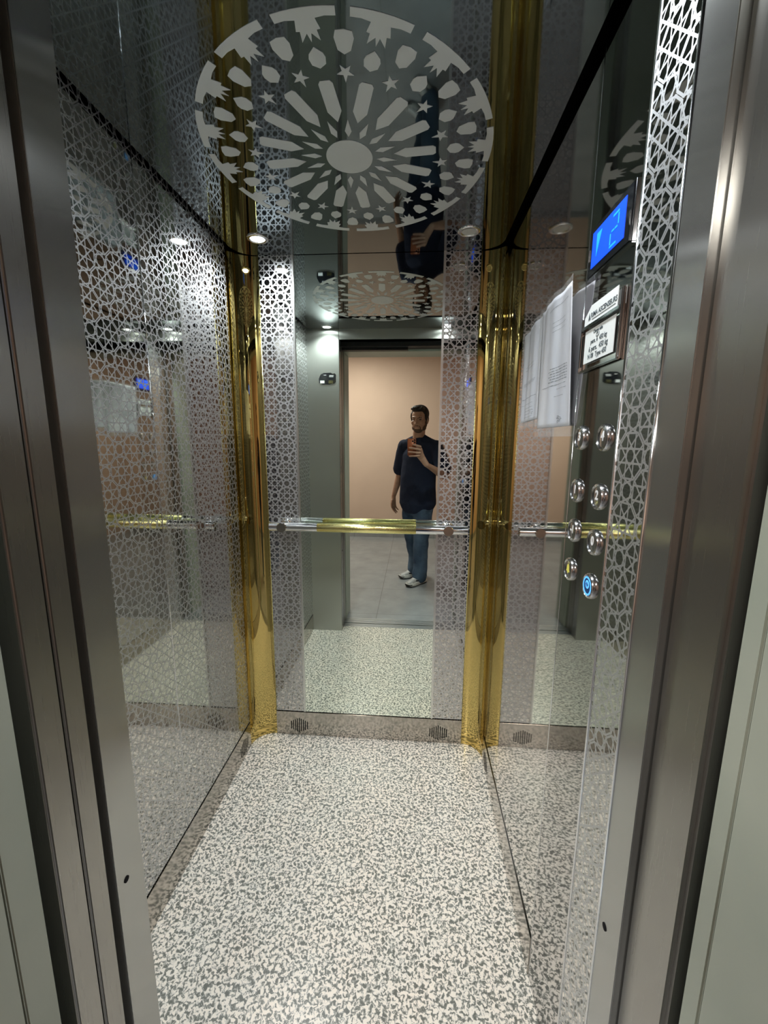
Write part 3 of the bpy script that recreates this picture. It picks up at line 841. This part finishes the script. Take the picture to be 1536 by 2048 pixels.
    limb(b, [(B_(-.155, -.02, 1.392), .070, .068), (B_(0, -.022, 1.400), .085, .075), (B_(.155, -.02, 1.392), .070, .068)], 24, FD)
    for s_ in (-1, 1): limb(b, [(B_(s_ * .02, -.015, 1.462), .055, .058), (B_(s_ * .10, -.02, 1.425), .05, .055), (B_(s_ * .16, -.02, 1.395), .06, .06)], 20)
    limb(b, [(B_(0, -.015, 1.40), .080, .075), (B_(0, -.006, 1.474), .074, .070)], 20)
    for s0, sh_, el_, k in ((-1, ls, le, .86), (1, rs, re, .76)):
        d_ = (el_ - sh_).normalized()
        limb(b, [(sh_ - d_ * .01, .068, .068), (sh_.lerp(el_, .3), .072, .075), (sh_.lerp(el_, .6), .074, .078), (sh_.lerp(el_, k), .078, .084)], 20)
    def wr(co):
        p = co * 5.5
        return .009 * noise.noise(Vector((p.x, p.y, p.z * .7))) + .004 * noise.noise(p * 2.4)
    fused('t_shirt', b, M_tee, t, .007, 5, 'navy short sleeved t-shirt', wr)
    # jeans
    b = BM()
    limb(b, [(B_(0, 0, .94), .155, .115), (B_(0, 0, .84), .162, .122), (B_(0, 0, .78), .158, .118)], 28, RD)
    for s_, ak in LEGS:
        hip = B_(s_ * .078, 0, .84); kn = hip.lerp(ak + Vector((0, 0, .12)), .5) + FD * .02
        limb(b, [(hip, .092, .104), (hip.lerp(kn, .5) + FD * .008, .090, .098), (kn, .078, .084), (ak + Vector((0, 0, .25)), .072, .078), (ak + Vector((0, 0, .14)), .072, .079), (ak + Vector((0, 0, .080)), .076, .088)], 24, RD)
    def wj(co):
        p = co * 7
        k = 1 + 1.2 * max(0, .35 - co.z) * 3
        return k * .007 * noise.noise(Vector((p.x, p.y, p.z * 1.6))) + .005 * noise.noise(p * 2.2)
    fused('jeans', b, M_jean, t, .0065, 4, 'loose blue denim jeans', wj)
    # shoes
    def shoe(ank, ang):
        d = Vector((-math.sin(ang), math.cos(ang), 0)); r = Vector((math.cos(ang), math.sin(ang), 0))
        def sp(x, y, z): return Vector((ank.x, ank.y, 0)) + r * x + d * y + Vector((0, 0, z))
        prof = [(-.085, .026, .0), (-.07, .036, 0), (-.03, .038, 0), (.02, .037, 0), (.08, .045, 0), (.13, .047, 0), (.165, .040, .004), (.190, .022, .012)]
        b = BM()
        def outl(z, k): return [sp(x * k, y, z + (zz if z < .02 else 0)) for y, x, zz in prof] + [sp(-x * k, y, z + (zz if z < .02 else 0)) for y, x, zz in reversed(prof)]
        loft(b, [outl(.002, .92), outl(.010, 1.04), outl(.026, 1.06), outl(.036, .98)]); bmesh.ops.recalc_face_normals(b, faces=b.faces)
        so = obj('shoe_sole', b, M_shw, t, True)
        b = BM()
        loft(b, [outl(.0, .93), outl(.0, .95), outl(.009, 1.055)]); bmesh.ops.recalc_face_normals(b, faces=b.faces); obj('outsole', b, M_shk, so, True)
        b = BM()
        limb(b, [(sp(0, -.055, .045), .036, .038), (sp(0, -.02, .058), .038, .050), (sp(0, .04, .055), .040, .040), (sp(0, .10, .040), .044, .030), (sp(0, .145, .034), .041, .024), (sp(0, .168, .032), .030, .018)], 20, r)
        u_ = fused('shoe_upper', b, M_shs, t, .004, 3, 'silver mesh upper')
        b = BM()
        for s_ in (-1, 1):
            limb(b, [(sp(s_ * .040, -.04, .040), .005, .014), (sp(s_ * .041, .03, .034), .005, .011), (sp(s_ * .043, .10, .034), .006, .012), (sp(s_ * .032, .155, .034), .007, .010)], 10, r)
        limb(b, [(sp(0, -.088, .035), .020, .010), (sp(0, -.088, .062), .020, .010)], 12, r)
        for q in range(4): limb(b, [(sp(-.022, .035 + q * .018, .094 - q * .009), .0045, .0045), (sp(0, .038 + q * .018, .101 - q * .010), .005, .0045), (sp(.022, .035 + q * .018, .094 - q * .009), .0045, .0045)], 8)
        obj('shoe_overlay', b, M_shw, u_, True)
        b = BM()
        limb(b, [(sp(-.036, .158, .026), .006, .013), (sp(-.018, .184, .027), .007, .014), (sp(.018, .184, .027), .007, .014), (sp(.036, .158, .026), .006, .013)], 12, Vector((0, 0, 1)))
        for s_ in (-1, 1): limb(b, [(sp(s_ * .042, -.01, .052), .004, .009), (sp(s_ * .046, .05, .046), .004, .007), (sp(s_ * .038, .095, .056), .005, .007)], 10, r)
        obj('shoe_stripe', b, M_shk, u_, True)
    shoe(AK_R, rad(42)); shoe(AK_L, rad(57))
    # phone
    tp = thing('smartphone', 'copper backed smartphone held up in the man\'s right hand', 'phone', tuple(ph(-.027, -.008, -.06)))
    def phm(bm_): 
        Mx = Matrix((CR_, CF_, CU_)).transposed().to_4x4(); Mx.translation = O_
        bmesh.ops.transform(bm_, matrix=Mx, verts=bm_.verts); return bm_
    b = BM(); bbox(b, -.064, .010, -.0125, -.0050, -.138, .013, .0035, 4); bmesh.ops.recalc_face_normals(b, faces=b.faces)
    obj('back_cover', phm(b), mat('copper cover', (.42, .13, .06), .35, .3), tp, True)
    b = BM(); bbox(b, -.0615, .0075, -.0135, -.0120, -.135, .010, .0006, 2); obj('screen', phm(b), M_bezel, tp)
    b = BM()
    for x, z in ((0, -.0), (0, -.019), (-.017, -.0095)):
        lathe(b, (x, -.0050, z), (0, 1, 0), [(.0072, 0), (.0072, .0018), (.0062, .0022), (.001, .0022)], 24)
    obj('camera_lenses', phm(b), M_bezel, tp)
build_person()
#PERSON-END#
